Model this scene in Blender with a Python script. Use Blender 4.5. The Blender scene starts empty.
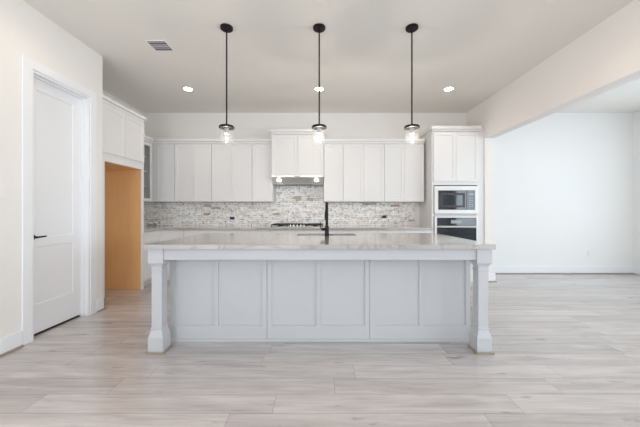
import bpy, bmesh, math, random
from mathutils import Vector, Matrix

S = bpy.context.scene
COL = S.collection
R = math.radians

# ------------------------------------------------------------------ camera
CAM_Z = 1.2
cam_d = bpy.data.cameras.new('camera')
cam_d.sensor_width = 36.0
cam_d.lens = 284 * 36.0 / 640.0
cam_d.shift_y = -2.5 / 640.0
cam_d.clip_start = 0.05
cam = bpy.data.objects.new('camera', cam_d)
cam.location = (0, 0, CAM_Z)
cam.rotation_euler = (R(90), 0, 0)
COL.objects.link(cam)
S.camera = cam

# ------------------------------------------------------------------ world, view
S.view_settings.view_transform = 'Standard'
S.view_settings.look = 'None'
S.view_settings.gamma = 1.0
S.view_settings.use_curve_mapping = False
S.view_settings.exposure = 0.0

world = bpy.data.worlds.new('sky')
S.world = world
world.use_nodes = True
bg = world.node_tree.nodes['Background']
bg.inputs[0].default_value = (0.80, 0.90, 1.0, 1)
bg.inputs[1].default_value = 0.6
try:
    S.cycles.max_bounces = 16
    S.cycles.diffuse_bounces = 8
    S.cycles.glossy_bounces = 4
    S.cycles.transparent_max_bounces = 16
    S.cycles.sample_clamp_indirect = 8.0
    S.cycles.caustics_reflective = False
    S.cycles.caustics_refractive = False
except Exception:
    pass

# daylight entering through the window openings behind the camera and in the side room
def daylight(name, loc, rot, sx, sy, power, col):
    d = bpy.data.lights.new(name, 'AREA')
    d.shape = 'RECTANGLE'
    d.size, d.size_y = sx, sy
    d.energy = power
    d.color = col
    o = bpy.data.objects.new(name, d)
    o.location = loc
    o.rotation_euler = rot
    COL.objects.link(o)
    return o

FRONT_Y = -3.4
SIDE_X = 6.0
DAY = (0.87, 0.935, 1.0)
DAY_SIDE = (0.80, 0.915, 1.0)
WIN_FRONT = [(-2.1, -0.5), (0.5, 2.1)]       # x ranges, z 0.6 to 2.5
WIN_SIDE = [(-2.8, -1.2), (-0.6, 1.2), (2.3, 4.3)]                    # y ranges on the side wall
WZ0, WZ1 = 0.55, 2.45
FRONT_POWER = (100, 34)
SIDE_POWER = (74, 74, 38)
for (a, b), p in zip(WIN_FRONT, FRONT_POWER):
    daylight('window_daylight', ((a + b) / 2, FRONT_Y + 0.03, (WZ0 + WZ1) / 2), (R(90), 0, 0), b - a, WZ1 - WZ0, p, DAY)
for (a, b), p in zip(WIN_SIDE, SIDE_POWER):
    daylight('window_daylight', (SIDE_X - 0.03, (a + b) / 2, (WZ0 + WZ1) / 2), (R(90), 0, R(90)), b - a, WZ1 - WZ0, p, DAY_SIDE)
DOWNLIGHT_POWER = [8.0, 2.5, 2.0, 1.5, 6.0, 5.0]
PENDANT_POWER = 6.2

# ------------------------------------------------------------------ materials
def new_mat(name):
    m = bpy.data.materials.new(name)
    m.use_nodes = True
    nt = m.node_tree
    return m, nt, nt.nodes['Principled BSDF']

def srgb(r, g, b):
    def f(c):
        c /= 255.0
        return c / 12.92 if c <= 0.04045 else ((c + 0.055) / 1.055) ** 2.4
    return (f(r), f(g), f(b), 1)

def paint(name, col, rough=0.5, metal=0.0, var=0.02, scale=3.0, bump=0.0, bscale=120.0, spec=0.5):
    m, nt, p = new_mat(name)
    tc = nt.nodes.new('ShaderNodeTexCoord')
    nz = nt.nodes.new('ShaderNodeTexNoise')
    nz.inputs['Scale'].default_value = scale
    nt.links.new(tc.outputs['Object'], nz.inputs['Vector'])
    mr = nt.nodes.new('ShaderNodeMapRange')
    mr.inputs['To Min'].default_value = 1 - var
    mr.inputs['To Max'].default_value = 1 + var
    nt.links.new(nz.outputs['Fac'], mr.inputs['Value'])
    mx = nt.nodes.new('ShaderNodeVectorMath')
    mx.operation = 'SCALE'
    mx.inputs[0].default_value = col[:3]
    nt.links.new(mr.outputs['Result'], mx.inputs['Scale'])
    nt.links.new(mx.outputs['Vector'], p.inputs['Base Color'])
    p.inputs['Roughness'].default_value = rough
    p.inputs['Metallic'].default_value = metal
    p.inputs['Specular IOR Level'].default_value = spec
    if bump > 0:
        n2 = nt.nodes.new('ShaderNodeTexNoise')
        n2.inputs['Scale'].default_value = bscale
        nt.links.new(tc.outputs['Object'], n2.inputs['Vector'])
        bp = nt.nodes.new('ShaderNodeBump')
        bp.inputs['Strength'].default_value = bump
        bp.inputs['Distance'].default_value = 0.002
        nt.links.new(n2.outputs['Fac'], bp.inputs['Height'])
        nt.links.new(bp.outputs['Normal'], p.inputs['Normal'])
    return m

M = {}
M['wall'] = paint('wall_paint', (0.82, 0.80, 0.78), 0.85, var=0.01, bump=0.08, bscale=160, spec=0.2)
M['room_wall'] = paint('side_room_paint', (0.83, 0.83, 0.82), 0.85, var=0.01, bump=0.08, bscale=160, spec=0.2)
M['ceiling'] = paint('ceiling_paint', (0.80, 0.785, 0.752), 0.9, var=0.01, bump=0.1, bscale=140, spec=0.2)
M['trim'] = paint('trim_enamel', (0.83, 0.845, 0.87), 0.38, var=0.008)
M['cab'] = paint('cabinet_enamel', (0.755, 0.752, 0.752), 0.38, var=0.008)
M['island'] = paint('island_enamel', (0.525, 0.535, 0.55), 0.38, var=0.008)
M['gap'] = paint('shadow_gap', (0.35, 0.34, 0.335), 0.8, var=0.02)
M['black'] = paint('black_metal', (0.006, 0.006, 0.006), 0.5, metal=0.0, var=0.1, spec=0.25)
M['iron'] = paint('cast_iron', (0.016, 0.016, 0.017), 0.6, var=0.2, bump=0.2)
M['steel'] = paint('stainless_steel', (0.62, 0.61, 0.60), 0.3, metal=1.0, var=0.04, scale=8)
M['hood_steel'] = paint('brushed_hood_steel', (0.74, 0.72, 0.70), 0.42, metal=0.75, var=0.03, scale=8)
M['white_plastic'] = paint('white_plastic', (0.82, 0.82, 0.81), 0.35, var=0.01)
M['black_plastic'] = paint('black_plastic', (0.02, 0.02, 0.022), 0.35, var=0.05)
M['light_steel'] = paint('pale_steel', (0.66, 0.65, 0.64), 0.45, metal=0.4, var=0.02)
M['dark_glass'] = paint('dark_oven_glass', (0.012, 0.018, 0.027), 0.05, var=0.05, spec=0.5)
M['grey_print'] = paint('grey_print', (0.35, 0.37, 0.40), 0.4, var=0.02)
M['dark_void'] = paint('dark_void', (0.05, 0.035, 0.03), 0.9, var=0.05)
M['sink'] = paint('sink_composite', (0.20, 0.185, 0.17), 0.45, var=0.05, bump=0.1)
M['vent_dark'] = paint('duct_dark', (0.05, 0.048, 0.06), 0.8, var=0.05)
M['vent_slat'] = paint('vent_slat_grey', (0.42, 0.41, 0.43), 0.6, var=0.03)
M['shoe'] = paint('shoe_molding_oak', (0.34, 0.29, 0.23), 0.5, var=0.12, scale=14)

def emit(name, col, strength):
    m, nt, p = new_mat(name)
    p.inputs['Base Color'].default_value = (0.8, 0.8, 0.8, 1)
    p.inputs['Emission Color'].default_value = (*col, 1)
    p.inputs['Emission Strength'].default_value = strength
    return m
M['lens'] = emit('downlight_lens', (1.0, 0.86, 0.68), 26.0)
M['hood_lens'] = emit('hood_lamp', (1.0, 0.90, 0.78), 30.0)

def clear_glass(name, tint=(1, 1, 1), gloss=0.05, haze=0.0):
    m = bpy.data.materials.new(name)
    m.use_nodes = True
    nt = m.node_tree
    nt.nodes.clear()
    out = nt.nodes.new('ShaderNodeOutputMaterial')
    tr = nt.nodes.new('ShaderNodeBsdfTransparent')
    tr.inputs['Color'].default_value = (*tint, 1)
    gl = nt.nodes.new('ShaderNodeBsdfGlossy')
    gl.inputs['Roughness'].default_value = 0.03
    lw = nt.nodes.new('ShaderNodeLayerWeight')
    pw = nt.nodes.new('ShaderNodeMath')
    pw.operation = 'POWER'
    pw.inputs[1].default_value = 4.0
    mr = nt.nodes.new('ShaderNodeMapRange')
    mr.inputs['To Min'].default_value = gloss
    mr.inputs['To Max'].default_value = 0.35
    mix = nt.nodes.new('ShaderNodeMixShader')
    nt.links.new(lw.outputs['Facing'], pw.inputs[0])
    nt.links.new(pw.outputs[0], mr.inputs['Value'])
    nt.links.new(mr.outputs['Result'], mix.inputs[0])
    nt.links.new(tr.outputs[0], mix.inputs[1])
    nt.links.new(gl.outputs[0], mix.inputs[2])
    last = mix.outputs[0]
    if haze > 0:
        df = nt.nodes.new('ShaderNodeBsdfTranslucent')
        df.inputs['Color'].default_value = (0.95, 0.94, 0.92, 1)
        m2 = nt.nodes.new('ShaderNodeMixShader')
        m2.inputs[0].default_value = haze
        nt.links.new(last, m2.inputs[1])
        nt.links.new(df.outputs[0], m2.inputs[2])
        last = m2.outputs[0]
    nt.links.new(last, out.inputs[0])
    return m
M['glass'] = clear_glass('clear_shade_glass', (0.99, 0.99, 0.99), 0.02, 0.003)
M['pane'] = clear_glass('window_pane_glass', (0.98, 0.99, 0.99), 0.03)
M['cab_glass'] = clear_glass('cabinet_glass', (0.93, 0.94, 0.94), 0.03)

# -- plank floor
def floor_material():
    m, nt, p = new_mat('oak_plank_floor')
    N, L = nt.nodes, nt.links
    tc = N.new('ShaderNodeTexCoord')
    sp = N.new('ShaderNodeSeparateXYZ')
    L.new(tc.outputs['Object'], sp.inputs[0])
    def mt(op, a, b=None, c=None):
        n = N.new('ShaderNodeMath'); n.operation = op
        for i, v in enumerate((a, b, c)):
            if v is None: continue
            if isinstance(v, (int, float)): n.inputs[i].default_value = v
            else: L.new(v, n.inputs[i])
        return n.outputs[0]
    W, LEN = 0.1765, 1.5
    yy = mt('DIVIDE', mt('SUBTRACT', sp.outputs['Y'], 1.683), W)
    row = mt('FLOOR', yy)
    fy = mt('SUBTRACT', yy, row)
    wn = N.new('ShaderNodeTexWhiteNoise'); wn.noise_dimensions = '1D'
    L.new(mt('ADD', row, 31.7), wn.inputs['W'])
    xx = mt('ADD', mt('DIVIDE', sp.outputs['X'], LEN), mt('MULTIPLY', wn.outputs['Value'], 7.31))
    cell = mt('FLOOR', xx)
    fx = mt('SUBTRACT', xx, cell)
    cv = N.new('ShaderNodeCombineXYZ')
    L.new(cell, cv.inputs[0]); L.new(row, cv.inputs[1])
    pn = N.new('ShaderNodeTexWhiteNoise'); pn.noise_dimensions = '2D'
    L.new(cv.outputs[0], pn.inputs['Vector'])
    # grain: stretched along x, a new pattern on every plank
    gv = N.new('ShaderNodeCombineXYZ')
    L.new(mt('MULTIPLY', sp.outputs['X'], 1.6), gv.inputs[0])
    L.new(mt('MULTIPLY', sp.outputs['Y'], 16.0), gv.inputs[1])
    L.new(mt('MULTIPLY', pn.outputs['Value'], 53.0), gv.inputs[2])
    g1 = N.new('ShaderNodeTexNoise'); g1.inputs['Scale'].default_value = 1.0
    g1.inputs['Detail'].default_value = 6; g1.inputs['Roughness'].default_value = 0.62
    g1.inputs['Distortion'].default_value = 0.6
    L.new(gv.outputs[0], g1.inputs['Vector'])
    gv2 = N.new('ShaderNodeCombineXYZ')
    L.new(mt('MULTIPLY', sp.outputs['X'], 5.0), gv2.inputs[0])
    L.new(mt('MULTIPLY', sp.outputs['Y'], 90.0), gv2.inputs[1])
    L.new(mt('MULTIPLY', pn.outputs['Value'], 91.0), gv2.inputs[2])
    g2 = N.new('ShaderNodeTexNoise'); g2.inputs['Scale'].default_value = 1.0
    g2.inputs['Detail'].default_value = 3
    L.new(gv2.outputs[0], g2.inputs['Vector'])
    # knots / dark flecks
    kv = N.new('ShaderNodeCombineXYZ')
    L.new(mt('MULTIPLY', sp.outputs['X'], 2.6), kv.inputs[0])
    L.new(mt('MULTIPLY', sp.outputs['Y'], 9.0), kv.inputs[1])
    L.new(mt('MULTIPLY', pn.outputs['Value'], 17.0), kv.inputs[2])
    kn = N.new('ShaderNodeTexNoise'); kn.inputs['Scale'].default_value = 1.6; kn.inputs['Detail'].default_value = 4
    L.new(kv.outputs[0], kn.inputs['Vector'])
    kr = N.new('ShaderNodeMapRange')
    kr.inputs['From Min'].default_value = 0.665; kr.inputs['From Max'].default_value = 0.76
    L.new(kn.outputs['Fac'], kr.inputs['Value'])
    tone = mt('ADD', mt('MULTIPLY', mt('SUBTRACT', pn.outputs['Value'], 0.5), 0.22), 1.0)
    tone = mt('ADD', tone, mt('MULTIPLY', mt('SUBTRACT', g1.outputs['Fac'], 0.5), 0.75))
    tone = mt('ADD', tone, mt('MULTIPLY', mt('SUBTRACT', g2.outputs['Fac'], 0.5), 0.30))
    tone = mt('SUBTRACT', tone, mt('MULTIPLY', kr.outputs['Result'], 0.40))
    def edge(f, w):
        d = mt('MINIMUM', f, mt('SUBTRACT', 1.0, f))
        return mt('LESS_THAN', d, w)
    gap = mt('MAXIMUM', edge(fy, 0.0085), edge(fx, 0.0010))
    tone = mt('MULTIPLY', tone, mt('SUBTRACT', 1.0, mt('MULTIPLY', gap, 0.42)))
    ramp = N.new('ShaderNodeMix'); ramp.data_type = 'RGBA'
    ramp.inputs['A'].default_value = (0.455, 0.408, 0.390, 1)
    ramp.inputs['B'].default_value = (0.550, 0.516, 0.512, 1)
    L.new(g1.outputs['Fac'], ramp.inputs['Factor'])
    sc = N.new('ShaderNodeVectorMath'); sc.operation = 'SCALE'
    L.new(ramp.outputs['Result'], sc.inputs[0]); L.new(tone, sc.inputs['Scale'])
    L.new(sc.outputs['Vector'], p.inputs['Base Color'])
    p.inputs['Roughness'].default_value = 0.27
    p.inputs['Coat Weight'].default_value = 0.35
    p.inputs['Coat Roughness'].default_value = 0.16
    p.inputs['Specular IOR Level'].default_value = 0.8
    bp = N.new('ShaderNodeBump'); bp.inputs['Strength'].default_value = 0.15; bp.inputs['Distance'].default_value = 0.002
    L.new(mt('SUBTRACT', g2.outputs['Fac'], mt('MULTIPLY', gap, 1.5)), bp.inputs['Height'])
    L.new(bp.outputs['Normal'], p.inputs['Normal'])
    return m
M['floor'] = floor_material()

# -- stacked stone mosaic
def mosaic_material(name, axis):
    m, nt, p = new_mat(name)
    N, L = nt.nodes, nt.links
    tc = N.new('ShaderNodeTexCoord')
    sp = N.new('ShaderNodeSeparateXYZ')
    L.new(tc.outputs['Object'], sp.inputs[0])
    def mt(op, a, b=None):
        n = N.new('ShaderNodeMath'); n.operation = op
        for i, v in enumerate((a, b)):
            if v is None: continue
            if isinstance(v, (int, float)): n.inputs[i].default_value = v
            else: L.new(v, n.inputs[i])
        return n.outputs[0]
    RH = 0.040
    dn = N.new('ShaderNodeTexNoise'); dn.inputs['Scale'].default_value = 7.0; dn.inputs['Detail'].default_value = 2
    L.new(tc.outputs['Object'], dn.inputs['Vector'])
    zz = mt('DIVIDE', mt('ADD', sp.outputs['Z'], mt('MULTIPLY', mt('SUBTRACT', dn.outputs['Fac'], 0.5), 0.030)), RH)
    row = mt('FLOOR', zz)
    fz = mt('SUBTRACT', zz, row)
    wn = N.new('ShaderNodeTexWhiteNoise'); wn.noise_dimensions = '1D'
    L.new(mt('ADD', row, 3.3), wn.inputs['W'])
    xl = mt('DIVIDE', sp.outputs[axis], mt('ADD', 0.11, mt('MULTIPLY', wn.outputs['Value'], 0.16)))
    xx = mt('ADD', xl, mt('MULTIPLY', wn.outputs['Value'], 19.7))
    cell = mt('FLOOR', xx)
    fx = mt('SUBTRACT', xx, cell)
    cv = N.new('ShaderNodeCombineXYZ')
    L.new(cell, cv.inputs[0]); L.new(row, cv.inputs[1])
    pn = N.new('ShaderNodeTexWhiteNoise'); pn.noise_dimensions = '2D'
    L.new(cv.outputs[0], pn.inputs['Vector'])
    cr = N.new('ShaderNodeValToRGB')
    e = cr.color_ramp.elements
    cr.color_ramp.interpolation = 'CONSTANT'
    stops = [(0.0, (0.84, 0.825, 0.81, 1)), (0.30, (0.88, 0.855, 0.82, 1)), (0.52, (0.72, 0.70, 0.68, 1)),
             (0.66, (0.82, 0.78, 0.73, 1)), (0.80, (0.90, 0.89, 0.88, 1)), (0.945, (0.46, 0.43, 0.40, 1)), (0.985, (0.50, 0.38, 0.27, 1))]
    e[0].position, e[0].color = stops[0]
    e[1].position, e[1].color = stops[1]
    for pos, c in stops[2:]:
        n = e.new(pos); n.color = c
    L.new(pn.outputs['Value'], cr.inputs['Fac'])
    nz = N.new('ShaderNodeTexNoise'); nz.inputs['Scale'].default_value = 26; nz.inputs['Detail'].default_value = 5
    nz.inputs['Distortion'].default_value = 1.2
    L.new(tc.outputs['Object'], nz.inputs['Vector'])
    big = N.new('ShaderNodeMapRange')
    big.inputs['From Min'].default_value = 0.3; big.inputs['From Max'].default_value = 0.7
    big.inputs['To Min'].default_value = 0.80; big.inputs['To Max'].default_value = 1.34
    L.new(nz.outputs['Fac'], big.inputs['Value'])
    dz = mt('MINIMUM', fz, mt('SUBTRACT', 1.0, fz))
    dx = mt('MINIMUM', fx, mt('SUBTRACT', 1.0, fx))
    gap = mt('MAXIMUM', mt('LESS_THAN', dz, 0.10), mt('LESS_THAN', dx, 0.03))
    gn = N.new('ShaderNodeTexNoise'); gn.inputs['Scale'].default_value = 17.0; gn.inputs['Detail'].default_value = 3
    L.new(tc.outputs['Object'], gn.inputs['Vector'])
    gm = N.new('ShaderNodeMapRange')
    gm.inputs['From Min'].default_value = 0.47; gm.inputs['From Max'].default_value = 0.66
    L.new(gn.outputs['Fac'], gm.inputs['Value'])
    gap = mt('MULTIPLY', gap, gm.outputs['Result'])
    tone = mt('MULTIPLY', big.outputs['Result'], mt('SUBTRACT', 1.0, mt('MULTIPLY', gap, 0.85)))
    sc = N.new('ShaderNodeVectorMath'); sc.operation = 'SCALE'
    L.new(cr.outputs['Color'], sc.inputs[0]); L.new(tone, sc.inputs['Scale'])
    L.new(sc.outputs['Vector'], p.inputs['Base Color'])
    p.inputs['Roughness'].default_value = 0.42
    bp = N.new('ShaderNodeBump'); bp.inputs['Strength'].default_value = 0.8; bp.inputs['Distance'].default_value = 0.006
    hh = mt('ADD', mt('MULTIPLY', pn.outputs['Value'], 1.0), mt('SUBTRACT', mt('MULTIPLY', nz.outputs['Fac'], 0.7), mt('MULTIPLY', gap, 1.2)))
    L.new(hh, bp.inputs['Height'])
    L.new(bp.outputs['Normal'], p.inputs['Normal'])
    return m
M['mosaic_x'] = mosaic_material('stacked_stone_mosaic', 'X')
M['mosaic_y'] = mosaic_material('stacked_stone_mosaic_side', 'Y')

# -- quartz
def quartz():
    m, nt, p = new_mat('veined_quartz')
    N, L = nt.nodes, nt.links
    tc = N.new('ShaderNodeTexCoord')
    mp = N.new('ShaderNodeMapping'); mp.inputs['Rotation'].default_value = (0, 0, 0.5); mp.inputs['Scale'].default_value = (1, 1.9, 1)
    L.new(tc.outputs['Object'], mp.inputs[0])
    n1 = N.new('ShaderNodeTexNoise'); n1.inputs['Scale'].default_value = 1.6; n1.inputs['Detail'].default_value = 7
    n1.inputs['Distortion'].default_value = 1.4
    L.new(mp.outputs[0], n1.inputs['Vector'])
    cr = N.new('ShaderNodeValToRGB')
    e = cr.color_ramp.elements
    e[0].position, e[0].color = 0.30, (0.40, 0.37, 0.35, 1)
    e[1].position, e[1].color = 0.72, (0.43, 0.40, 0.38, 1)
    for pos, c in [(0.475, (0.41, 0.385, 0.36, 1)), (0.495, (0.29, 0.27, 0.25, 1)), (0.515, (0.41, 0.385, 0.36, 1))]:
        n = e.new(pos); n.color = c
    L.new(n1.outputs['Fac'], cr.inputs['Fac'])
    L.new(cr.outputs['Color'], p.inputs['Base Color'])
    p.inputs['Roughness'].default_value = 0.16
    p.inputs['Specular IOR Level'].default_value = 0.9
    p.inputs['Coat Weight'].default_value = 1.0
    p.inputs['Coat Roughness'].default_value = 0.13
    p.inputs['Coat IOR'].default_value = 2.0
    return m
M['quartz'] = quartz()

# -- raw birch panel
def birch():
    m, nt, p = new_mat('raw_birch_panel')
    N, L = nt.nodes, nt.links
    tc = N.new('ShaderNodeTexCoord')
    mp = N.new('ShaderNodeMapping'); mp.inputs['Scale'].default_value = (14, 14, 1.1)
    L.new(tc.outputs['Object'], mp.inputs[0])
    n1 = N.new('ShaderNodeTexNoise'); n1.inputs['Scale'].default_value = 2.2; n1.inputs['Detail'].default_value = 5
    n1.inputs['Distortion'].default_value = 0.8
    L.new(mp.outputs[0], n1.inputs['Vector'])
    mx = N.new('ShaderNodeMix'); mx.data_type = 'RGBA'
    mx.inputs['A'].default_value = (0.76, 0.45, 0.195, 1)
    mx.inputs['B'].default_value = (0.86, 0.55, 0.27, 1)
    L.new(n1.outputs['Fac'], mx.inputs['Factor'])
    L.new(mx.outputs['Result'], p.inputs['Base Color'])
    p.inputs['Roughness'].default_value = 0.45
    return m
M['birch'] = birch()

# ------------------------------------------------------------------ mesh helpers
class MB:
    def __init__(self):
        self.bm = bmesh.new()
    def box(self, x0, x1, y0, y1, z0, z1):
        bm = self.bm
        v = [bm.verts.new((x, y, z)) for x in (x0, x1) for y in (y0, y1) for z in (z0, z1)]
        for f in ((0, 1, 3, 2), (4, 6, 7, 5), (0, 4, 5, 1), (2, 3, 7, 6), (0, 2, 6, 4), (1, 5, 7, 3)):
            bm.faces.new([v[i] for i in f])
        return self
    def lathe(self, cx, cy, prof, seg=28, ratio=1.0, axis='z', close=False):
        """prof: list of (radius, height); ends are capped unless close joins them into a shell."""
        bm = self.bm
        rings = []
        for r, h in prof:
            ring = []
            for k in range(seg):
                a = 2 * math.pi * k / seg
                u, w = r * math.cos(a), r * math.sin(a) * ratio
                if axis == 'z': co = (cx + u, cy + w, h)
                elif axis == 'y': co = (cx + u, h, cy + w)
                else: co = (h, cx + u, cy + w)
                ring.append(bm.verts.new(co))
            rings.append(ring)
        n = len(rings)
        for i in range(n if close else n - 1):
            a, b = rings[i], rings[(i + 1) % n]
            for k in range(seg):
                bm.faces.new((a[k], a[(k + 1) % seg], b[(k + 1) % seg], b[k]))
        if not close:
            bm.faces.new(rings[0][::-1]); bm.faces.new(rings[-1])
        return self
    def square_lathe(self, cx, cy, prof):
        """square section column: prof is (half width, z)."""
        bm = self.bm
        rings = []
        for h, z in prof:
            rings.append([bm.verts.new((cx + sx * h, cy + sy * h, z)) for sx, sy in ((-1, -1), (1, -1), (1, 1), (-1, 1))])
        for a, b in zip(rings, rings[1:]):
            for k in range(4):
                bm.faces.new((a[k], a[(k + 1) % 4], b[(k + 1) % 4], b[k]))
        bm.faces.new(rings[0][::-1]); bm.faces.new(rings[-1])
        return self
    def prism(self, pts, lo, hi, fn):
        """polygon pts (a,b) extruded along lo..hi; fn(a,b,t) gives a world point."""
        bm = self.bm
        A = [bm.verts.new(fn(a, b, lo)) for a, b in pts]
        B = [bm.verts.new(fn(a, b, hi)) for a, b in pts]
        n = len(pts)
        for k in range(n):
            bm.faces.new((A[k], A[(k + 1) % n], B[(k + 1) % n], B[k]))
        bm.faces.new(A[::-1]); bm.faces.new(B)
        return self
    def tube(self, pts, rad, seg=14):
        bm = self.bm
        pts = [Vector(p) for p in pts]
        n = len(pts)
        rads = rad if isinstance(rad, (list, tuple)) else [rad] * n
        rings = []
        up = None
        for i, p in enumerate(pts):
            t = (pts[min(i + 1, n - 1)] - pts[max(i - 1, 0)]).normalized()
            if up is None:
                up = Vector((0, 0, 1)) if abs(t.z) < 0.9 else Vector((1, 0, 0))
            side = t.cross(up).normalized()
            up = side.cross(t).normalized()
            rings.append([bm.verts.new(p + rads[i] * (math.cos(2 * math.pi * k / seg) * side + math.sin(2 * math.pi * k / seg) * up)) for k in range(seg)])
        for a, b in zip(rings, rings[1:]):
            for k in range(seg):
                bm.faces.new((a[k], a[(k + 1) % seg], b[(k + 1) % seg], b[k]))
        bm.faces.new(rings[0][::-1]); bm.faces.new(rings[-1])
        return self
    def grid(self, us, vs, levels, thick, fn):
        """a slab cut into cells; levels[(i,j)] is how deep cell (i,j) is sunk, None = an opening.
        fn(u,v,w) gives a world point, w = 0 on the front and -thick on the back."""
        bm = self.bm
        cache = {}
        def V(u, v, w):
            k = (round(u, 6), round(v, 6), round(w, 6))
            if k not in cache:
                cache[k] = bm.verts.new(fn(u, v, w))
            return cache[k]
        nu, nv = len(us) - 1, len(vs) - 1
        def lev(i, j):
            if i < 0 or j < 0 or i >= nu or j >= nv: return None
            return levels.get((i, j), 0.0)
        def quad(*c):
            vs_ = [V(*p) for p in c]
            if len(set(vs_)) == 4:
                try: bm.faces.new(vs_)
                except ValueError: pass
        for i in range(nu):
            for j in range(nv):
                l = lev(i, j)
                if l is None: continue
                a, b, c, d = us[i], us[i + 1], vs[j], vs[j + 1]
                quad((a, c, -l), (b, c, -l), (b, d, -l), (a, d, -l))
                quad((a, c, -thick), (a, d, -thick), (b, d, -thick), (b, c, -thick))
                for (ni, nj), (p, q) in (((i - 1, j), ((a, c), (a, d))), ((i + 1, j), ((b, d), (b, c))),
                                         ((i, j - 1), ((b, c), (a, c))), ((i, j + 1), ((a, d), (b, d)))):
                    n = lev(ni, nj)
                    low = thick if n is None else n
                    if low > l + 1e-9:
                        quad((p[0], p[1], -l), (q[0], q[1], -l), (q[0], q[1], -low), (p[0], p[1], -low))
        return self
    def build(self, name, mat, parent=None, bevel=0.0, smooth=False, origin=None):
        bm = self.bm
        bmesh.ops.recalc_face_normals(bm, faces=bm.faces)
        me = bpy.data.meshes.new(name)
        if origin is None:
            # parts keep their thing's origin; a thing of one mesh sits at the centre of its base
            if parent is not None:
                origin = world_loc(parent)
            else:
                xs = [v.co.x for v in bm.verts]; ys = [v.co.y for v in bm.verts]; zs = [v.co.z for v in bm.verts]
                origin = Vector(((min(xs) + max(xs)) / 2, (min(ys) + max(ys)) / 2, min(zs)))
        origin = Vector(origin)
        bmesh.ops.translate(bm, verts=bm.verts, vec=-origin)
        bm.to_mesh(me); bm.free()
        me.materials.append(mat)
        if smooth:
            for p in me.polygons: p.use_smooth = True
        o = bpy.data.objects.new(name, me)
        COL.objects.link(o)
        if parent is not None:
            o.parent = parent
            o.location = origin - world_loc(parent)
        else:
            o.location = origin
        if bevel > 0:
            b = o.modifiers.new('bevel', 'BEVEL')
            b.width = bevel; b.segments = 2; b.limit_method = 'ANGLE'; b.angle_limit = R(40)
        if smooth:
            try:
                me.set_sharp_from_angle(angle=R(35))
            except Exception:
                pass
        return o

def world_loc(o):
    v = Vector(o.location)
    while o.parent is not None:
        o = o.parent
        v = v + Vector(o.location)
    return v

def thing(name, loc, label, cat, group=None):
    o = bpy.data.objects.new(name, None)
    o.empty_display_size = 0.1
    o.location = loc
    COL.objects.link(o)
    return tag(o, label, cat, group)

def tag(o, label, cat, group=None):
    o['label'] = label; o['category'] = cat
    if group: o['group'] = group
    return o

def struct(o):
    o['kind'] = 'structure'
    return o

def copy_tree(o, parent=None):
    c = o.copy()
    COL.objects.link(c)
    if parent is not None: c.parent = parent
    for ch in list(o.children):
        copy_tree(ch, c)
    return c

# front maps: u across, v up, w outward
def face_y(y):                       # faces the camera (-y)
    return lambda u, v, w: (u, y - w, v)
def face_x(x):                       # faces +x
    return lambda u, v, w: (x + w, u, v)
def face_nx(x):                      # faces -x
    return lambda u, v, w: (x - w, u, v)
def face_z(z):                       # faces up
    return lambda u, v, w: (u, v, z + w)

def shaker(u0, u1, v0, v1, fn, frame=0.055, thick=0.02, sink=0.008):
    return MB().grid([u0, u0 + frame, u1 - frame, u1], [v0, v0 + frame, v1 - frame, v1], {(1, 1): sink}, thick, fn)

# ------------------------------------------------------------------ dimensions
H = 3.08
LX = -2.65          # left wall
NX = -3.37          # wall behind the refrigerator niche and the side cabinets
CY = 3.46           # where the left wall ends
BY = 5.44           # back wall
RX, RX2 = 2.80, 2.955   # right wall, both faces
RY = 4.82           # end of the right wall stub
HZ = 2.435          # underside of the header

# ------------------------------------------------------------------ room shell
struct(MB().box(NX - 0.15, SIDE_X + 0.15, FRONT_Y - 0.15, BY + 0.15, -0.1, 0).build('floor', M['floor'], origin=(0, 0, 0)))
struct(MB().box(NX - 0.15, SIDE_X + 0.15, FRONT_Y - 0.15, BY + 0.15, H, H + 0.12).build('ceiling', M['ceiling'], origin=(0, 0, 0)))
DY0, DY1, DZ = 2.61, 3.27, 2.505      # door opening in the left wall
wl = MB()
wl.grid([FRONT_Y, DY0, DY1, CY], [0, DZ, H], {(1, 0): None}, 0.14, face_x(LX))
wl.box(NX - 0.15, LX - 0.14, CY - 0.12, CY, 0, H)
wl.box(NX - 0.15, NX, CY, BY, 0, H)
struct(wl.build('wall_left', M['wall'], origin=(0, 0, 0)))
struct(MB().box(NX - 0.15, RX2, BY, BY + 0.15, 0, H).build('wall_back', M['wall'], origin=(0, 0, 0)))
struct(MB().box(RX2, SIDE_X + 0.15, BY, BY + 0.15, 0, H).build('wall_back', M['room_wall'], origin=(0, 0, 0)))
struct(MB().grid([FRONT_Y, -2.6, RY, BY], [0, HZ, H], {(1, 0): None}, RX2 - RX, face_nx(RX)).build('wall_right', M['wall'], origin=(0, 0, 0)))
us = [FRONT_Y]
for a, b in WIN_SIDE: us += [a, b]
us += [BY]
struct(MB().grid(us, [0, WZ0, WZ1, H], {(1, 1): None, (3, 1): None, (5, 1): None}, 0.15, face_nx(SIDE_X)).build('wall_side', M['room_wall'], origin=(0, 0, 0)))
us = [NX - 0.15]
for a, b in WIN_FRONT: us += [a, b]
us += [SIDE_X + 0.15]
struct(MB().grid(us, [0, WZ0, WZ1, H], {(1, 1): None, (3, 1): None}, 0.15,
                 lambda u, v, w: (u, FRONT_Y + w, v)).build('wall_front', M['wall'], origin=(0, 0, 0)))

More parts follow.
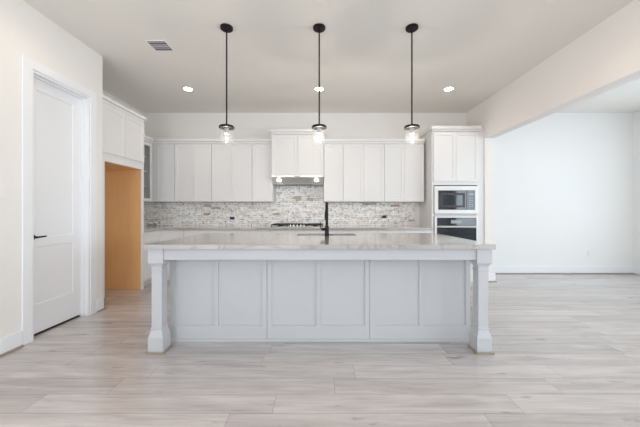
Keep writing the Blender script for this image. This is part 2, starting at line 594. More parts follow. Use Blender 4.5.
# windows behind the camera and in the side room
def window(name, a, b, fn):
    f = 0.05
    c = (a + b) / 2
    fr = MB().grid([a, a + f, c - f / 2, c + f / 2, b - f, b], [WZ0, WZ0 + f, WZ1 - f, WZ1], {(1, 1): None, (3, 1): None}, 0.06, fn)
    o = struct(fr.build(name, M['trim'], bevel=0.004))
    MB().grid([a + f, b - f], [WZ0 + f, WZ1 - f], {}, 0.006, lambda u, v, w: fn(u, v, w - 0.03)).build('pane', M['pane'], o)
for i, (a, b) in enumerate(WIN_FRONT):
    window('window_%d' % (i + 1), a, b, lambda u, v, w: (u, FRONT_Y - 0.07 + w, v))
for i, (a, b) in enumerate(WIN_SIDE):
    window('window_%d' % (i + 3), a, b, lambda u, v, w: (SIDE_X + 0.07 - w, u, v))

# baseboards with a thin oak shoe
def board(x0, x1, y0, y1, name='baseboard_left', h=0.145):
    struct(MB().box(x0, x1, y0, y1, 0.012, h).build(name, M['trim'], bevel=0.004))
T = 0.016
board(LX, LX + T, FRONT_Y, DY0 - 0.095)
board(LX, LX + T, DY1 + 0.095, CY + T)
board(LX - 0.10, LX + T, CY, CY + T)
board(RX2, SIDE_X, BY - T, BY, 'baseboard_back')
board(SIDE_X - T, SIDE_X, FRONT_Y, BY - T, 'baseboard_side')
board(RX - T, RX2 + T, RY - T, RY, 'baseboard_right')
board(RX2, RX2 + T, RY, BY - T, 'baseboard_right')
def shoe(x0, x1, y0, y1):
    struct(MB().box(x0, x1, y0, y1, 0, 0.018).build('trim_1', M['shoe'], bevel=0.004))
shoe(LX, LX + 0.03, FRONT_Y, DY0 - 0.095)
shoe(LX, LX + 0.03, DY1 + 0.095, CY + 0.03)
shoe(RX2, SIDE_X, BY - 0.03, BY)
shoe(RX - 0.03, RX2 + 0.03, RY - 0.03, RY)

# door in the left wall: casing, jamb, slab
cs = MB()
cs.grid([DY0 - 0.09, DY0, DY1, DY1 + 0.09], [0, DZ, DZ + 0.09], {(1, 0): None}, 0.012, face_x(LX + 0.012))
struct(cs.build('trim_2', M['trim'], bevel=0.004))
jb = MB()
jb.grid([DY0, DY0 + 0.02, DY1 - 0.02, DY1], [0, DZ - 0.02, DZ], {(1, 0): None}, 0.139, face_x(LX))
jb.grid([DY0 + 0.02, DY0 + 0.032, DY1 - 0.032, DY1 - 0.02], [0, DZ - 0.032, DZ - 0.02], {(1, 0): None}, 0.04, face_x(LX - 0.045))
struct(jb.build('trim_3', M['trim'], bevel=0.002))
DX = LX - 0.085
a0, a1 = DY0 + 0.023, DY1 - 0.023
door = MB().grid([a0, a0 + 0.10, a1 - 0.10, a1], [0.020, 0.30, 0.85, 0.945, 2.37, 2.480],
                 {(1, 1): 0.009, (1, 3): 0.009}, 0.036, face_x(DX))
door = struct(door.build('door_1', M['trim'], bevel=0.004))
hd = MB()
hy, hz = a0 + 0.065, 0.95
hd.lathe(hy, hz, [(0.026, DX), (0.026, DX + 0.008), (0.012, DX + 0.012), (0.010, DX + 0.05)], 20, axis='x')
hd.tube([(DX + 0.05, hy - 0.008, hz), (DX + 0.052, hy + 0.05, hz + 0.002), (DX + 0.05, hy + 0.088, hz + 0.004)], [0.009, 0.0085, 0.007])
h = hd.build('door_handle', M['black'], door, smooth=True)
h['label'] = 'black lever door handle'
struct(MB().box(DX - 0.045, DX - 0.001, DY0 + 0.001, DY1 - 0.001, 0, 0.005).build('door_gap_shade', M['dark_void']))     # dark strip painted in as the shade of the gap under the slab
struct(MB().box(LX - 0.55, LX - 0.50, DY0 - 0.3, CY - 0.13, 0, DZ + 0.2).build('wall_closet', M['wall']))

# ------------------------------------------------------------------ crown helper
def crown(name, pts, z0, z1, out=0.03):
    """trim along a plan polyline of fronts; pts list of (x0,x1,y0,y1) boxes to cap"""
    mb = MB()
    for x0, x1, y0, y1 in pts:
        mb.box(x0, x1, y0, y1, z0, z1 - 0.03)
    return mb

# ------------------------------------------------------------------ upper cabinets on the back wall
UY = 5.08           # front of the doors
UZ0, UZ1, UC = 1.365, 2.405, 2.49
def upper(x0, x1, ndoors, label, z0=UZ0, z1=UZ1, yf=UY, group='upper cabinets along the back wall', side_gap=0.0):
    t = thing('upper_cabinet', ((x0 + x1) / 2, BY - 0.17, z0), label, 'cabinet', group)
    MB().box(x0, x1, yf + 0.022, BY - 0.002, z0, z1).build('cabinet_body', M['cab'], t, bevel=0.002)
    g = 0.0025
    w = (x1 - x0) / ndoors
    for k in range(ndoors):
        a = x0 + k * w + (g * 1.6 if k == 0 else g / 2); b = x0 + (k + 1) * w - (g * 1.6 if k == ndoors - 1 else g / 2)
        shaker(a, b, z0 + 0.006, z1 - 0.012, face_y(yf), 0.052).build('door', M['cab'], t, bevel=0.0015)
    return t
upper(-2.945, -2.606, 1, 'narrow single-door white upper cabinet in the left corner, beside the glass-fronted one')
upper(-2.606, -1.940, 2, 'two-door white upper cabinet second from the left corner, left of the left pendant')
upper(-1.940, -1.216, 2, 'two-door white upper cabinet behind the left pendant, third from the corner')
upper(-1.216, -0.853, 1, 'narrow single-door white upper cabinet touching the left side of the range hood')
upper(0.068, 0.412, 1, 'narrow single-door white upper cabinet touching the right side of the range hood')
upper(0.412, 1.150, 2, 'two-door white upper cabinet midway between range hood and oven tower, left of the right pendant')
upper(1.150, 1.865, 2, 'two-door white upper cabinet nearest the tall oven tower, behind the right pendant')
HY, HC0, HC1 = 4.98, -0.850, 0.065
upper(HC0, HC1, 2, 'short deep two-door white cabinet mounted right above the steel range hood', 1.825, 2.545, HY)
def crown_box(name, x0, x1, y0, y1, z0, z1, lo=True, ro=True):
    o = 0.022
    mb = MB()
    mb.box(x0, x1, y0, y1, z0, z0 + (z1 - z0) * 0.45)
    mb.box(x0 - (o if lo else 0), x1 + (o if ro else 0), y0 - o, y1, z0 + (z1 - z0) * 0.45, z1)
    struct(mb.build(name, M['cab'], bevel=0.003))
crown_box('trim_5', -2.985, -0.853, UY, BY - 0.001, UZ1, UC, False, False)
crown_box('trim_5', 0.068, 1.868, UY, BY - 0.001, UZ1, UC, False, False)
crown_box('trim_5', HC0, HC1, HY, BY - 0.001, 2.545, 2.635)

# glass-fronted cabinet on the side wall
GX = -2.995
gy0, gy1 = 4.395, UY + 0.02
t = thing('glass_front_cabinet', (NX + 0.18, (gy0 + gy1) / 2, UZ0), 'white upper cabinet with glass door and shelves, on the side wall in the left corner', 'cabinet')
bd = MB()
bd.box(NX + 0.002, NX + 0.016, gy0, BY - 0.002, UZ0, UZ1)
bd.box(NX + 0.016, GX - 0.022, gy0, gy0 + 0.018, UZ0, UZ1)
bd.box(NX + 0.016, GX - 0.022, gy1, BY - 0.002, UZ0, UZ1)
bd.box(NX + 0.016, GX - 0.022, gy0 + 0.018, gy1, UZ0, UZ0 + 0.02)
bd.box(NX + 0.016, GX - 0.022, gy0 + 0.018, gy1, UZ1 - 0.02, UZ1)
bd.box(GX - 0.05, GX - 0.022, gy1, BY - 0.002, UZ0, UZ1)
bd.build('cabinet_body', M['cab'], t)
MB().box(GX - 0.022, -2.946, UY + 0.012, UY + 0.04, UZ0, UZ1).build('corner_filler', M['cab'], t)
for z in (1.62, 1.88, 2.14):
    MB().box(NX + 0.017, GX - 0.06, gy0 + 0.019, gy1 - 0.001, z, z + 0.018).build('shelf', M['cab'], t)
f = 0.055
dr = MB().grid([gy0 + 0.003, gy0 + f, gy1 - 0.03 - f, gy1 - 0.03], [UZ0 + 0.006, UZ0 + f, UZ1 - 0.012 - f, UZ1 - 0.012], {(1, 1): None}, 0.02, face_x(GX)).build('door', M['cab'], t, bevel=0.0015)
MB().box(GX - 0.014, GX - 0.009, gy0 + f - 0.006, gy1 - 0.03 - f + 0.006, UZ0 + f - 0.006, UZ1 - 0.012 - f + 0.006).build('glass_pane', M['cab_glass'], dr)
mb = MB()
mb.box(NX + 0.001, GX, gy0, UY, UZ1, UC - 0.045); mb.box(NX + 0.001, GX + 0.022, gy0, UY, UC - 0.045, UC)
mb.box(NX + 0.001, -2.985, UY, BY - 0.001, UZ1, UC)
struct(mb.build('trim_6', M['cab'], bevel=0.003))

# ------------------------------------------------------------------ refrigerator enclosure
FX = -2.715         # face of the enclosure
fy0, fy1 = CY + 0.025, 4.375
FZ = 1.83
t = thing('refrigerator_enclosure', (-3.04, (fy0 + fy1) / 2, 0), 'tall white cabinet enclosure with an empty refrigerator niche lined in raw orange birch', 'cabinet')
MB().box(NX + 0.002, FX, fy1 - 0.022, fy1, 0, 2.56).build('side_panel', M['cab'], t, bevel=0.002)
MB().box(NX + 0.002, FX, fy0, fy0 + 0.022, 0, 2.56).build('side_panel', M['cab'], t, bevel=0.002)
MB().box(FX - 0.021, FX + 0.001, fy0 - 0.001, fy0 + 0.095, 0, FZ).build('face_stile', M['cab'], t, bevel=0.002)
p = MB().box(NX + 0.002, FX - 0.022, fy1 - 0.030, fy1 - 0.0221, 0, FZ).build('niche_lining', M['birch'], t)
p['label'] = 'raw orange birch panel'
p = MB().box(NX + 0.002, FX - 0.022, fy0 + 0.0221, fy0 + 0.030, 0, FZ).build('niche_lining', M['birch'], t)
p['label'] = 'raw orange birch panel'
MB().box(FX - 0.021, FX + 0.001, fy1 - 0.045, fy1 + 0.001, 0, FZ).build('face_stile', M['cab'], t, bevel=0.002)
MB().box(NX + 0.002, FX - 0.02, fy0 + 0.0225, fy1 - 0.0225, FZ + 0.008, 2.559).build('cabinet_body', M['cab'], t)
p = MB().box(NX + 0.002, FX - 0.03, fy0 + 0.0225, fy1 - 0.0225, FZ, FZ + 0.0075).build('niche_ceiling', M['birch'], t)
p['label'] = 'raw orange birch panel'
MB().grid([fy0, fy0 + 0.03, (fy0 + fy1) / 2 - 0.01, (fy0 + fy1) / 2 + 0.01, fy1 - 0.03, fy1],
          [FZ, 1.945, 2.535, 2.56], {(1, 1): None, (3, 1): None}, 0.02, face_x(FX + 0.001)).build('face_frame', M['cab'], t, bevel=0.0015)
mid = (fy0 + fy1) / 2
shaker(fy0 + 0.02, mid - 0.004, 1.94, 2.54, face_x(FX + 0.021), 0.05).build('door', M['cab'], t, bevel=0.0015)
shaker(mid + 0.004, fy1 - 0.02, 1.94, 2.54, face_x(FX + 0.021), 0.05).build('door', M['cab'], t, bevel=0.0015)
mb = MB()
mb.box(NX + 0.002, FX + 0.006, fy0, fy1, 2.56, 2.60)
mb.box(NX + 0.002, FX + 0.03, fy0, fy1 + 0.022, 2.60, 2.645)
mb.build('crown', M['cab'], t, bevel=0.003)

# ------------------------------------------------------------------ tall oven tower
TY, TX0, TX1 = 4.82, 1.905, 2.715
t = thing('oven_tower_cabinet', ((TX0 + TX1) / 2, 5.13, 0), 'tall white oven tower cabinet holding a microwave and an oven at the right end', 'cabinet')
body = MB().grid([TX0, TX0 + 0.035, TX1 - 0.035, TX1], [0.0, 0.30, 1.118, 1.145, 1.640, 2.555],
                 {(1, 1): 0.57, (1, 3): 0.57}, BY - 0.003 - TY - 0.022, face_y(TY + 0.022))
body.build('cabinet_body', M['cab'], t, bevel=0.002)
MB().box(TX1, RX - 0.001, TY + 0.03, TY + 0.05, 0, 2.62).build('filler_strip', M['cab'], t)
m_ = (TX0 + TX1) / 2
shaker(TX0 + 0.025, m_ - 0.002, 1.70, 2.535, face_y(TY), 0.052).build('door', M['cab'], t, bevel=0.0015)
shaker(m_ + 0.002, TX1 - 0.025, 1.70, 2.535, face_y(TY), 0.052).build('door', M['cab'], t, bevel=0.0015)
shaker(TX0 + 0.025, TX1 - 0.025, 0.10, 0.28, face_y(TY), 0.05).build('drawer', M['cab'], t, bevel=0.0015)
mb = MB()
mb.box(TX0 - 0.004, TX1 + 0.004, TY - 0.004, BY - 0.003, 2.555, 2.585)
mb.box(TX0 - 0.022, TX1 + 0.022, TY - 0.026, BY - 0.003, 2.585, 2.64)
mb.build('crown', M['cab'], t, bevel=0.003)

# microwave
t = thing('microwave', (m_, 5.05, 1.146), 'built-in microwave with pale trim frame and dark window, above the oven', 'microwave')
MB().box(TX0 + 0.045, TX1 - 0.045, TY + 0.03, TY + 0.45, 1.1455, 1.62).build('housing', M['black_plastic'], t)
MB().grid([1.942, 2.005, 2.630, 2.693], [1.152, 1.222, 1.548, 1.625], {(1, 1): None}, 0.022, face_y(TY - 0.004)).build('trim_frame', M['light_steel'], t, bevel=0.003)
dr = MB().box(2.007, 2.485, TY - 0.008, TY + 0.018, 1.224, 1.546).build('door', M['dark_glass'], t, bevel=0.003)
MB().grid([2.04, 2.075, 2.42, 2.455], [1.262, 1.295, 1.47, 1.505], {(1, 1): None}, 0.003, face_y(TY - 0.0112)).build('window_border', M['black_plastic'], dr)
pn = MB().box(2.488, 2.628, TY - 0.008, TY + 0.018, 1.224, 1.546).build('control_panel', M['dark_glass'], t, bevel=0.003)
mb = MB()
for r in range(5):
    for c in range(3):
        mb.box(2.523 + c * 0.026, 2.539 + c * 0.026, TY - 0.0095, TY - 0.0078, 1.27 + r * 0.034, 1.286 + r * 0.034)
mb.build('keypad', M['grey_print'], pn)
MB().box(2.520, 2.597, TY - 0.0095, TY - 0.0078, 1.47, 1.50).build('display', M['grey_print'], pn)

# wall oven
t = thing('wall_oven', (m_, 5.05, 0.302), 'built-in wall oven with dark glass and pale frame, partly behind the countertop', 'oven')
MB().box(TX0 + 0.045, TX1 - 0.045, TY + 0.03, TY + 0.55, 0.3005, 1.11).build('housing', M['black_plastic'], t)
MB().grid([1.945, 1.985, 2.652, 2.690], [0.303, 0.375, 0.918, 0.948, 1.085, 1.114], {(1, 1): None, (1, 3): None}, 0.022, face_y(TY - 0.004)).build('frame', M['light_steel'], t, bevel=0.003)
cp = MB().box(1.987, 2.650, TY - 0.007, TY + 0.018, 0.950, 1.083).build('control_panel', M['dark_glass'], t, bevel=0.002)
MB().box(2.22, 2.40, TY - 0.0085, TY - 0.0068, 0.99, 1.045).build('display', M['grey_print'], cp)
dr = MB().box(1.987, 2.650, TY - 0.010, TY + 0.018, 0.377, 0.916).build('door', M['dark_glass'], t, bevel=0.002)
hb = MB().tube([(2.00, TY - 0.05, 0.932), (2.637, TY - 0.05, 0.932)], 0.011)
hb.box(2.02, 2.04, TY - 0.05, TY - 0.005, 0.924, 0.940); hb.box(2.597, 2.617, TY - 0.05, TY - 0.005, 0.924, 0.940)
hb.build('handle', M['light_steel'], dr, smooth=True)

# ------------------------------------------------------------------ base cabinets and worktop behind the island
BF = 4.83           # front of the base doors on the back run
SF = -2.725         # front of the base doors on the side run
def base(x0, x1, ndoors, label):
    t = thing('base_cabinet', ((x0 + x1) / 2, 5.13, 0), label, 'cabinet', 'base cabinets under the back worktop')
    MB().box(x0, x1, BF + 0.022, BY - 0.003, 0.10, 0.878).build('cabinet_body', M['cab'], t)
    MB().box(x0, x1, BF + 0.08, BF + 0.10, 0, 0.10).build('toe_kick', M['cab'], t)
    w = (x1 - x0) / ndoors
    for k in range(ndoors):
        a, b = x0 + k * w + 0.003, x0 + (k + 1) * w - 0.003
        shaker(a, b, 0.105, 0.69, face_y(BF), 0.055).build('door', M['cab'], t)
        shaker(a, b, 0.697, 0.872, face_y(BF), 0.045).build('drawer', M['cab'], t)
    return t
base(-2.70, -1.94, 2, 'white base cabinet at the left corner of the back worktop, mostly behind the island')
base(-1.94, -0.85, 2, 'white base cabinet left of the cooktop, mostly behind the island')
base(-0.85, 0.065, 2, 'white base cabinet below the gas cooktop, hidden up to its top edge by the island')
base(0.065, 0.98, 2, 'white base cabinet right of the cooktop, mostly behind the island')
base(0.98, 1.90, 2, 'white base cabinet next to the tall oven tower, mostly behind the island')
t = thing('base_cabinet', (NX + 0.3, 4.6, 0), 'white base cabinet on the side wall beyond the refrigerator niche, facing right', 'cabinet', 'base cabinets under the back worktop')
MB().box(NX + 0.003, SF - 0.022, fy1 + 0.003, BY - 0.003, 0.10, 0.878).build('cabinet_body', M['cab'], t)
MB().box(SF - 0.10, SF - 0.08, fy1 + 0.003, BF + 0.08, 0, 0.10).build('toe_kick', M['cab'], t)
shaker(fy1 + 0.006, BF - 0.003, 0.105, 0.69, face_x(SF), 0.05).build('door', M['cab'], t)
shaker(fy1 + 0.006, BF - 0.003, 0.697, 0.872, face_x(SF), 0.045).build('drawer', M['cab'], t)

MB().box(SF - 0.022, -2.7005, BF + 0.001, BF + 0.02, 0.10, 0.878).build('corner_filler', M['cab'], t)

CT0, CT1 = 0.88, 0.92
ct = MB()
ct.grid([NX + 0.003, -2.69, TX0 - 0.003], [fy1 + 0.003, 4.80, BY - 0.003], {(1, 0): None}, CT1 - CT0, face_z(CT1))
tag(ct.build('back_countertop', M['quartz'], bevel=0.003, origin=(0, 0, 0)), 'long pale quartz worktop along the backsplash, behind the island', 'countertop')

# backsplashes
bs = MB()
bs.grid([NX + 0.014, HC0 + 0.003, HC1 - 0.003, TX0 - 0.09], [CT1, UZ0 - 0.001, 1.70], {(0, 1): None, (2, 1): None}, 0.01, face_y(BY - 0.011))
tag(bs.build('tile_backsplash', M['mosaic_x'], origin=(0, 0, 0)), 'grey and white stacked stone mosaic backsplash along the back wall and behind the hood', 'backsplash')
tag(MB().box(NX + 0.001, NX + 0.012, fy1 + 0.003, BY - 0.012, CT1, UZ0 - 0.001).build('tile_backsplash', M['mosaic_y'], origin=(0, 0, 0)),
    'grey stacked stone mosaic backsplash on the left side wall under the glass-fronted cabinet', 'backsplash')

# black outlets on the backsplash, white outlet and switch on walls
def outlet(x, y, z, mat, label, group, wide=False):
    t = thing('wall_outlet', (x, y, z - 0.057), label, 'outlet', group)
    w, h = (0.045, 0.026) if wide else (0.036, 0.058)
    MB().box(x - w, x + w, y - 0.006, y, z - h, z + h).build('cover_plate', mat, t, bevel=0.002)
    for s in (-1, 1):
        cx, cz = (x + s * 0.021, z) if wide else (x, z + s * 0.022)
        sk = MB().lathe(cx, cz, [(0.0155, y - 0.0062), (0.0155, y - 0.0078), (0.0140, y - 0.0084)], 18, axis='y').build('socket', mat, t)
        MB().box(cx - 0.007, cx - 0.005, y - 0.0090, y - 0.0083, cz - 0.005, cz + 0.006).box(cx + 0.005, cx + 0.007, y - 0.0090, y - 0.0083, cz - 0.005, cz + 0.006).build('slots', M['dark_void'], sk)
outlet(1.226, BY - 0.0205, 1.088, M['black_plastic'], 'black outlet on the backsplash right of the faucet', 'black backsplash outlets', True)
outlet(-1.675, BY - 0.0205, 1.063, M['black_plastic'], 'black outlet on the backsplash left of the cooktop', 'black backsplash outlets', True)
outlet(5.15, BY, 0.385, M['white_plastic'], 'white outlet low on the back wall of the empty side room', None)
t = thing('light_switch', (LX, 2.36, 1.31), 'white light switch on the left wall before the door, at the picture edge', 'switch')
MB().box(LX, LX + 0.006, 2.322, 2.398, 1.31, 1.425).build('cover_plate', M['white_plastic'], t, bevel=0.002)
MB().box(LX + 0.006, LX + 0.010, 2.343, 2.377, 1.335, 1.400).build('rocker', M['white_plastic'], t, bevel=0.001)

# ------------------------------------------------------------------ cooktop
KX = -0.395
t = thing('gas_cooktop', (KX, 5.08, CT1), 'stainless gas cooktop with black grates on the back worktop under the hood', 'cooktop')
MB().box(KX - 0.455, KX + 0.455, 4.855, 5.34, CT1 + 0.0005, CT1 + 0.012).build('steel_tray', M['steel'], t, bevel=0.004)
for cx, cy, r in ((-0.31, 4.98, 0.04), (-0.31, 5.21, 0.045), (0, 5.12, 0.06), (0.31, 4.98, 0.045), (0.31, 5.21, 0.04)):
    MB().lathe(KX + cx, cy, [(r, CT1 + 0.0125), (r, CT1 + 0.022), (r * 0.75, CT1 + 0.024), (r * 0.75, CT1 + 0.030), (r * 0.6, CT1 + 0.032)], 20).build('burner', M['iron'], t, smooth=True)
for k, (x0, x1) in enumerate(((-0.445, -0.155), (-0.148, 0.148), (0.155, 0.445))):
    g = MB()
    x0 += KX; x1 += KX
    y0, y1 = (4.875, 5.325) if k != 1 else (4.98, 5.325)
    z0, z1 = CT1 + 0.034, CT1 + 0.050
    b = 0.012
    g.box(x0, x1, y0, y0 + b, z0, z1); g.box(x0, x1, y1 - b, y1, z0, z1)
    g.box(x0, x0 + b, y0 + b, y1 - b, z0, z1); g.box(x1 - b, x1, y0 + b, y1 - b, z0, z1)
    cx = (x0 + x1) / 2
    g.box(cx - b / 2, cx + b / 2, y0 + b, y1 - b, z0, z1)
    for yy in ((y0 * 2 + y1) / 3, (y0 + 2 * y1) / 3):
        g.box(x0 + b, cx - b / 2, yy - b / 2, yy + b / 2, z0, z1); g.box(cx + b / 2, x1 - b, yy - b / 2, yy + b / 2, z0, z1)
    for xx in (x0, x1 - b):
        for yy in (y0, y1 - b):
            g.box(xx, xx + b, yy, yy + b, CT1 + 0.0125, z0)
    g.build('grate', M['iron'], t)
for k in range(5):
    kx = KX - 0.12 + 0.06 * k
    MB().lathe(kx, 4.915, [(0.021, CT1 + 0.0125), (0.021, CT1 + 0.018), (0.017, CT1 + 0.02), (0.015, CT1 + 0.042), (0.012, CT1 + 0.044)], 18).build('knob', M['steel'], t, smooth=True)

# ------------------------------------------------------------------ range hood
t = thing('range_hood', (KX, 5.18, 1.69), 'stainless under-cabinet range hood with two lit lamps above the cooktop', 'range hood')
hx0, hx1 = HC0 + 0.004, HC1 - 0.004
prof = [(HY - 0.035, 1.8245), (HY - 0.035, 1.790), (HY + 0.11, 1.702), (HY + 0.115, 1.690), (BY - 0.025, 1.685), (BY - 0.025, 1.8245)]
MB().prism(prof, hx0, hx1, lambda a, b, s: (s, a, b)).build('hood_body', M['hood_steel'], t, bevel=0.003)
def under(y):      # height of the sloped underside at y
    return 1.790 + (y - HY + 0.035) * (1.702 - 1.790) / 0.145 if y < HY + 0.11 else 1.690 - (y - HY - 0.115) * 0.005 / (BY - 0.14 - HY)
for cx in (-0.33, 0.33):
    for_y = HY + 0.045
    z = under(for_y)
    MB().lathe(KX + cx, for_y, [(0.030, z + 0.03), (0.030, z - 0.012), (0.026, z - 0.016)], 20).build('lamp', M['hood_lens'], t, smooth=True)
flt = MB()
for k in range(2):
    a, b = KX - 0.25 + k * 0.26, KX - 0.01 + k * 0.26
    ya, yb = HY + 0.15, HY + 0.40
    flt.prism([(ya, under(ya) - 0.001), (yb, under(yb) - 0.001), (yb, under(yb) - 0.008), (ya, under(ya) - 0.008)], a, b, lambda p, q, s: (s, p, q))
flt.build('filter', M['grey_print'], t)
MB().box(KX - 0.05, KX + 0.05, HY - 0.0375, HY - 0.0352, 1.798, 1.812).build('control_strip', M['black_plastic'], t)

# ------------------------------------------------------------------ island
IF = 2.615          # front of the panelled back
IB = 3.55           # working side
IX = 1.385
t = thing('kitchen_island', (0, 3.0, 0), 'large white panelled kitchen island with square corner posts on the plank floor', 'kitchen island')
MB().grid([-IX, -0.30, 0.45, IX], [IF + 0.021, 3.195, IB - 0.014, IB], {(1, 1): None}, 0.849, face_z(0.879)).build('cabinet_body', M['island'], t)
MB().box(-IX + 0.02, IX - 0.02, IF + 0.04, IB - 0.06, 0, 0.03).build('toe_kick', M['gap'], t)
secs = [(-1.385, -0.4895, -0.972), (-0.4865, 0.4565, -0.028), (0.4595, 1.385, 0.918)]
for a, b, c in secs:
    MB().grid([a, a + 0.042, c - 0.004, c + 0.034, b - 0.042, b], [0.0225, 0.146, 0.80, 0.872], {(1, 1): 0.012, (3, 1): 0.012}, 0.02, face_y(IF)).build('back_panel', M['island'], t, bevel=0.0008)
MB().box(-IX, IX, IF - 0.012, IF + 0.02, 0.0, 0.022).build('base_strip', M['island'], t, bevel=0.003)
PX, PY, PH = 1.385, 2.450, 0.0635
MB().box(-PX + 0.058, PX - 0.058, PY - 0.045, PY - 0.020, 0.785, 0.8795).build('apron', M['island'], t, bevel=0.002)
for s in (-1, 1):
    MB().box(s * PX - 0.012, s * PX + 0.012, PY + PH, IF + 0.02, 0.785, 0.8795).build('side_apron', M['island'], t, bevel=0.002)
    po = MB().square_lathe(s * PX, PY, [(PH, 0.0), (PH, 0.128), (0.046, 0.190), (0.046, 0.196), (0.050, 0.198), (0.050, 0.206), (0.043, 0.210),
                                         (0.043, 0.690), (0.048, 0.693), (0.048, 0.703), (0.043, 0.706), (0.043, 0.722), (0.047, 0.735), (PH, 0.760), (PH, 0.8795)])
    po = po.build('post', M['island'], t, bevel=0.002)
    o_ = PH + 0.013
    sh = MB().grid([s * PX - o_, s * PX - PH, s * PX + PH, s * PX + o_], [PY - o_, PY - PH, PY + PH, PY + o_], {(1, 1): None}, 0.018, face_z(0.018))
    sh = sh.build('shoe_molding', M['shoe'], po, bevel=0.003)
    sh['label'] = 'oak-coloured shoe molding'
IS0, IS1, ISF, ISR = -1.463, 1.463, 2.36, 3.60
SX0, SX1, SY0, SY1 = -0.27, 0.42, 3.225, 3.520
it = MB().grid([IS0, SX0, SX1, IS1], [ISF, SY0, SY1, ISR], {(1, 1): None}, 0.040, face_z(0.920))
tag(it.build('island_countertop', M['quartz'], bevel=0.003, origin=(0, 0, 0)), 'polished pale veined quartz island top with an undermount sink', 'countertop')

# island cabinet body is open below the sink: the basin hangs from the slab
t = thing('undermount_sink', ((SX0 + SX1) / 2, (SY0 + SY1) / 2, 0.70), 'dark undermount sink basin set into the island top', 'sink')
w = 0.012
bs = MB().grid([SX0 - w, SX0, SX1, SX1 + w], [SY0 - w, SY0, SY1, SY1 + w], {(1, 1): 0.165}, 0.178, face_z(0.8795))
bs.build('basin', M['sink'], t)
MB().lathe((SX0 + SX1) / 2, (SY0 + SY1) / 2, [(0.045, 0.7146), (0.045, 0.7175), (0.030, 0.7165)], 20).build('drain', M['steel'], t, smooth=True)

# faucet: gooseneck leaning over the sink, away from the room
fx, fyy = 0.077, 3.180
t = thing('kitchen_faucet', (fx, fyy, 0.920), 'tall matte black gooseneck faucet standing on the island top', 'faucet')
MB().lathe(fx, fyy, [(0.028, 0.9205), (0.028, 0.926), (0.024, 0.930), (0.022, 1.03), (0.0175, 1.035)], 24).build('faucet_body', M['black'], t, smooth=True)
pts = [(fx, fyy, 1.03), (fx, fyy, 1.17)]
for k in range(0, 13):
    a = math.pi * k / 12
    pts.append((fx, fyy + 0.085 - 0.085 * math.cos(a), 1.215 + 0.075 * math.sin(a)))
pts.append((fx, fyy + 0.17, 1.20))
MB().tube(pts, 0.0155, 16).build('neck', M['black'], t, smooth=True)
MB().lathe(fx, fyy + 0.17, [(0.0175, 1.20), (0.0225, 1.185), (0.0225, 1.10), (0.019, 1.095)], 20).build('spray_head', M['black'], t, smooth=True)
lv = MB().tube([(fx - 0.012, fyy, 0.995), (fx - 0.062, fyy, 0.995)], [0.0155, 0.0155])
lv.tube([(fx - 0.058, fyy, 0.995), (fx - 0.070, fyy, 1.02), (fx - 0.074, fyy, 1.08)], [0.006, 0.0055, 0.0045], 12)
lv.build('lever', M['black'], t, smooth=True)

# ------------------------------------------------------------------ pendants over the island
def pendant():
    t = thing('pendant_light', (0, 0, 0), '', 'pendant light', 'pendant lights over the island')
    MB().lathe(0, 0, [(0.063, H - 0.0005), (0.063, H - 0.018), (0.056, H - 0.024), (0.012, H - 0.026)], 32).build('canopy', M['black'], t, smooth=True)
    MB().lathe(0, 0, [(0.0075, H - 0.026), (0.0075, 2.095), (0.012, 2.090), (0.014, 2.075)], 14).build('rod', M['black'], t, smooth=True)
    MB().lathe(0, 0, [(0.020, 2.078), (0.070, 2.070), (0.0765, 2.062), (0.0765, 2.046), (0.070, 2.044), (0.016, 2.046)], 36).build('cap', M['black'], t, smooth=True)
    MB().lathe(0, 0, [(0.024, 2.0455), (0.024, 1.992), (0.017, 1.986)], 20).build('socket', M['vent_slat'], t, smooth=True)
    MB().lathe(0, 0, [(0.067, 2.0435), (0.067, 1.868), (0.064, 1.868), (0.064, 2.0435)], 40, close=True).build('glass_shade', M['glass'], t, smooth=True)
    MB().lathe(0, 0, [(0.012, 1.9855), (0.014, 1.975), (0.020, 1.955), (0.0225, 1.938), (0.020, 1.922), (0.011, 1.911), (0.003, 1.908)], 22).build('bulb', M['glass'], t, smooth=True)
    return t
proto = pendant()
PD = 2.905
for k, (x, lab) in enumerate(((-0.955, 'leftmost of the three black glass pendants hanging over the island'),
                              (-0.008, 'middle of the three black glass pendants hanging over the island'),
                              (0.940, 'rightmost of the three black glass pendants hanging over the island'))):
    o = proto if k == 0 else copy_tree(proto)
    o.location = (x, PD, 0)
    o['label'] = lab
    d = bpy.data.lights.new('pendant_beam', 'POINT')
    d.energy = PENDANT_POWER; d.color = (1.0, 0.86, 0.73); d.shadow_soft_size = 0.016
    lo = bpy.data.objects.new('pendant_beam', d)
    lo.parent = o
    lo.location = (0, 0, 1.940)
    COL.objects.link(lo)

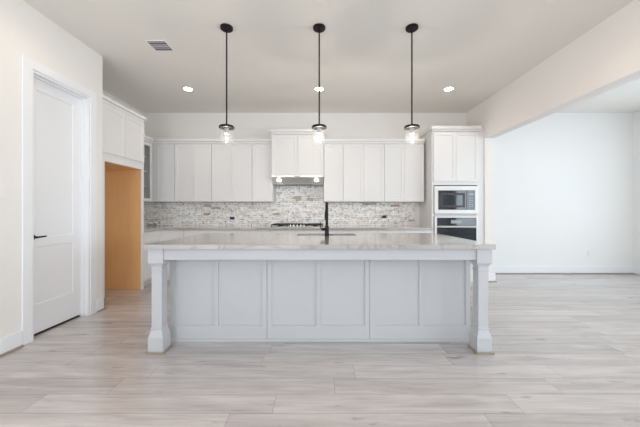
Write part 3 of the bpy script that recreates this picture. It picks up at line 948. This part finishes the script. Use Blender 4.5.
# ------------------------------------------------------------------ recessed lights
def downlight():
    t = thing('recessed_light', (0, 0, 0), '', 'ceiling light', 'recessed ceiling lights')
    MB().lathe(0, 0, [(0.085, -0.0002), (0.085, -0.004), (0.080, -0.008), (0.062, -0.006), (0.062, -0.0002)], 32, close=True).build('trim_ring', M['white_plastic'], t, smooth=True)
    MB().lathe(0, 0, [(0.061, -0.0003), (0.061, -0.005), (0.050, -0.006)], 28).build('lens', M['lens'], t, smooth=True)
    return t
proto = downlight()
DL = [(-2.03, 4.37, 'recessed ceiling light near the back, left of the left pendant'),
      (-0.012, 4.37, 'recessed ceiling light near the back, right behind the middle pendant rod'),
      (1.98, 4.37, 'recessed ceiling light near the back, right of the right pendant'),
      (-2.05, 2.455, 'recessed ceiling light at the top picture edge, above the left door wall'),
      (0.0, 2.455, 'recessed ceiling light at the top picture edge, in front of the middle pendant'),
      (2.05, 2.455, 'recessed ceiling light at the top picture edge, near the right header wall')]
for k, (x, y, lab) in enumerate(DL):
    o = proto if k == 0 else copy_tree(proto)
    o.location = (x, y, H)
    o['label'] = lab
    d = bpy.data.lights.new('downlight_beam', 'SPOT')
    d.energy = DOWNLIGHT_POWER[k]; d.color = (1.0, 0.79, 0.57)
    d.spot_size = R(150); d.spot_blend = 0.8; d.shadow_soft_size = 0.05
    lo = bpy.data.objects.new('downlight_beam', d)
    lo.parent = o
    lo.location = (0, 0, -0.02)
    COL.objects.link(lo)

# ------------------------------------------------------------------ ceiling vent
vx0, vx1, vy0, vy1 = -1.915, -1.715, 3.135, 3.325
t = thing('ceiling_vent', ((vx0 + vx1) / 2, (vy0 + vy1) / 2, H), 'small white ceiling air vent with dark slots, left of the left pendant', 'vent')
vf = 0.012
MB().grid([vx0 - vf, vx0, vx1, vx1 + vf], [vy0 - vf, vy0, vy1, vy1 + vf], {(1, 1): None}, 0.008, lambda u, v, w: (u, v, H - 0.0085 - w)).build('frame', M['white_plastic'], t, bevel=0.002)
MB().box(vx0, vx1, vy0, vy1, H - 0.003, H - 0.0003).build('duct', M['vent_dark'], t)
for k in range(5):
    yc = vy0 + (k + 0.5) * (vy1 - vy0) / 5
    wide = 0.013 if k == 2 else 0.0022
    MB().prism([(yc - wide, H - 0.0035), (yc + wide, H - 0.0035), (yc + wide + 0.004, H - 0.010), (yc - wide + 0.003, H - 0.010)], vx0, vx1,
               lambda a, b, s: (s, a, b)).build('slat', M['vent_slat'], t)
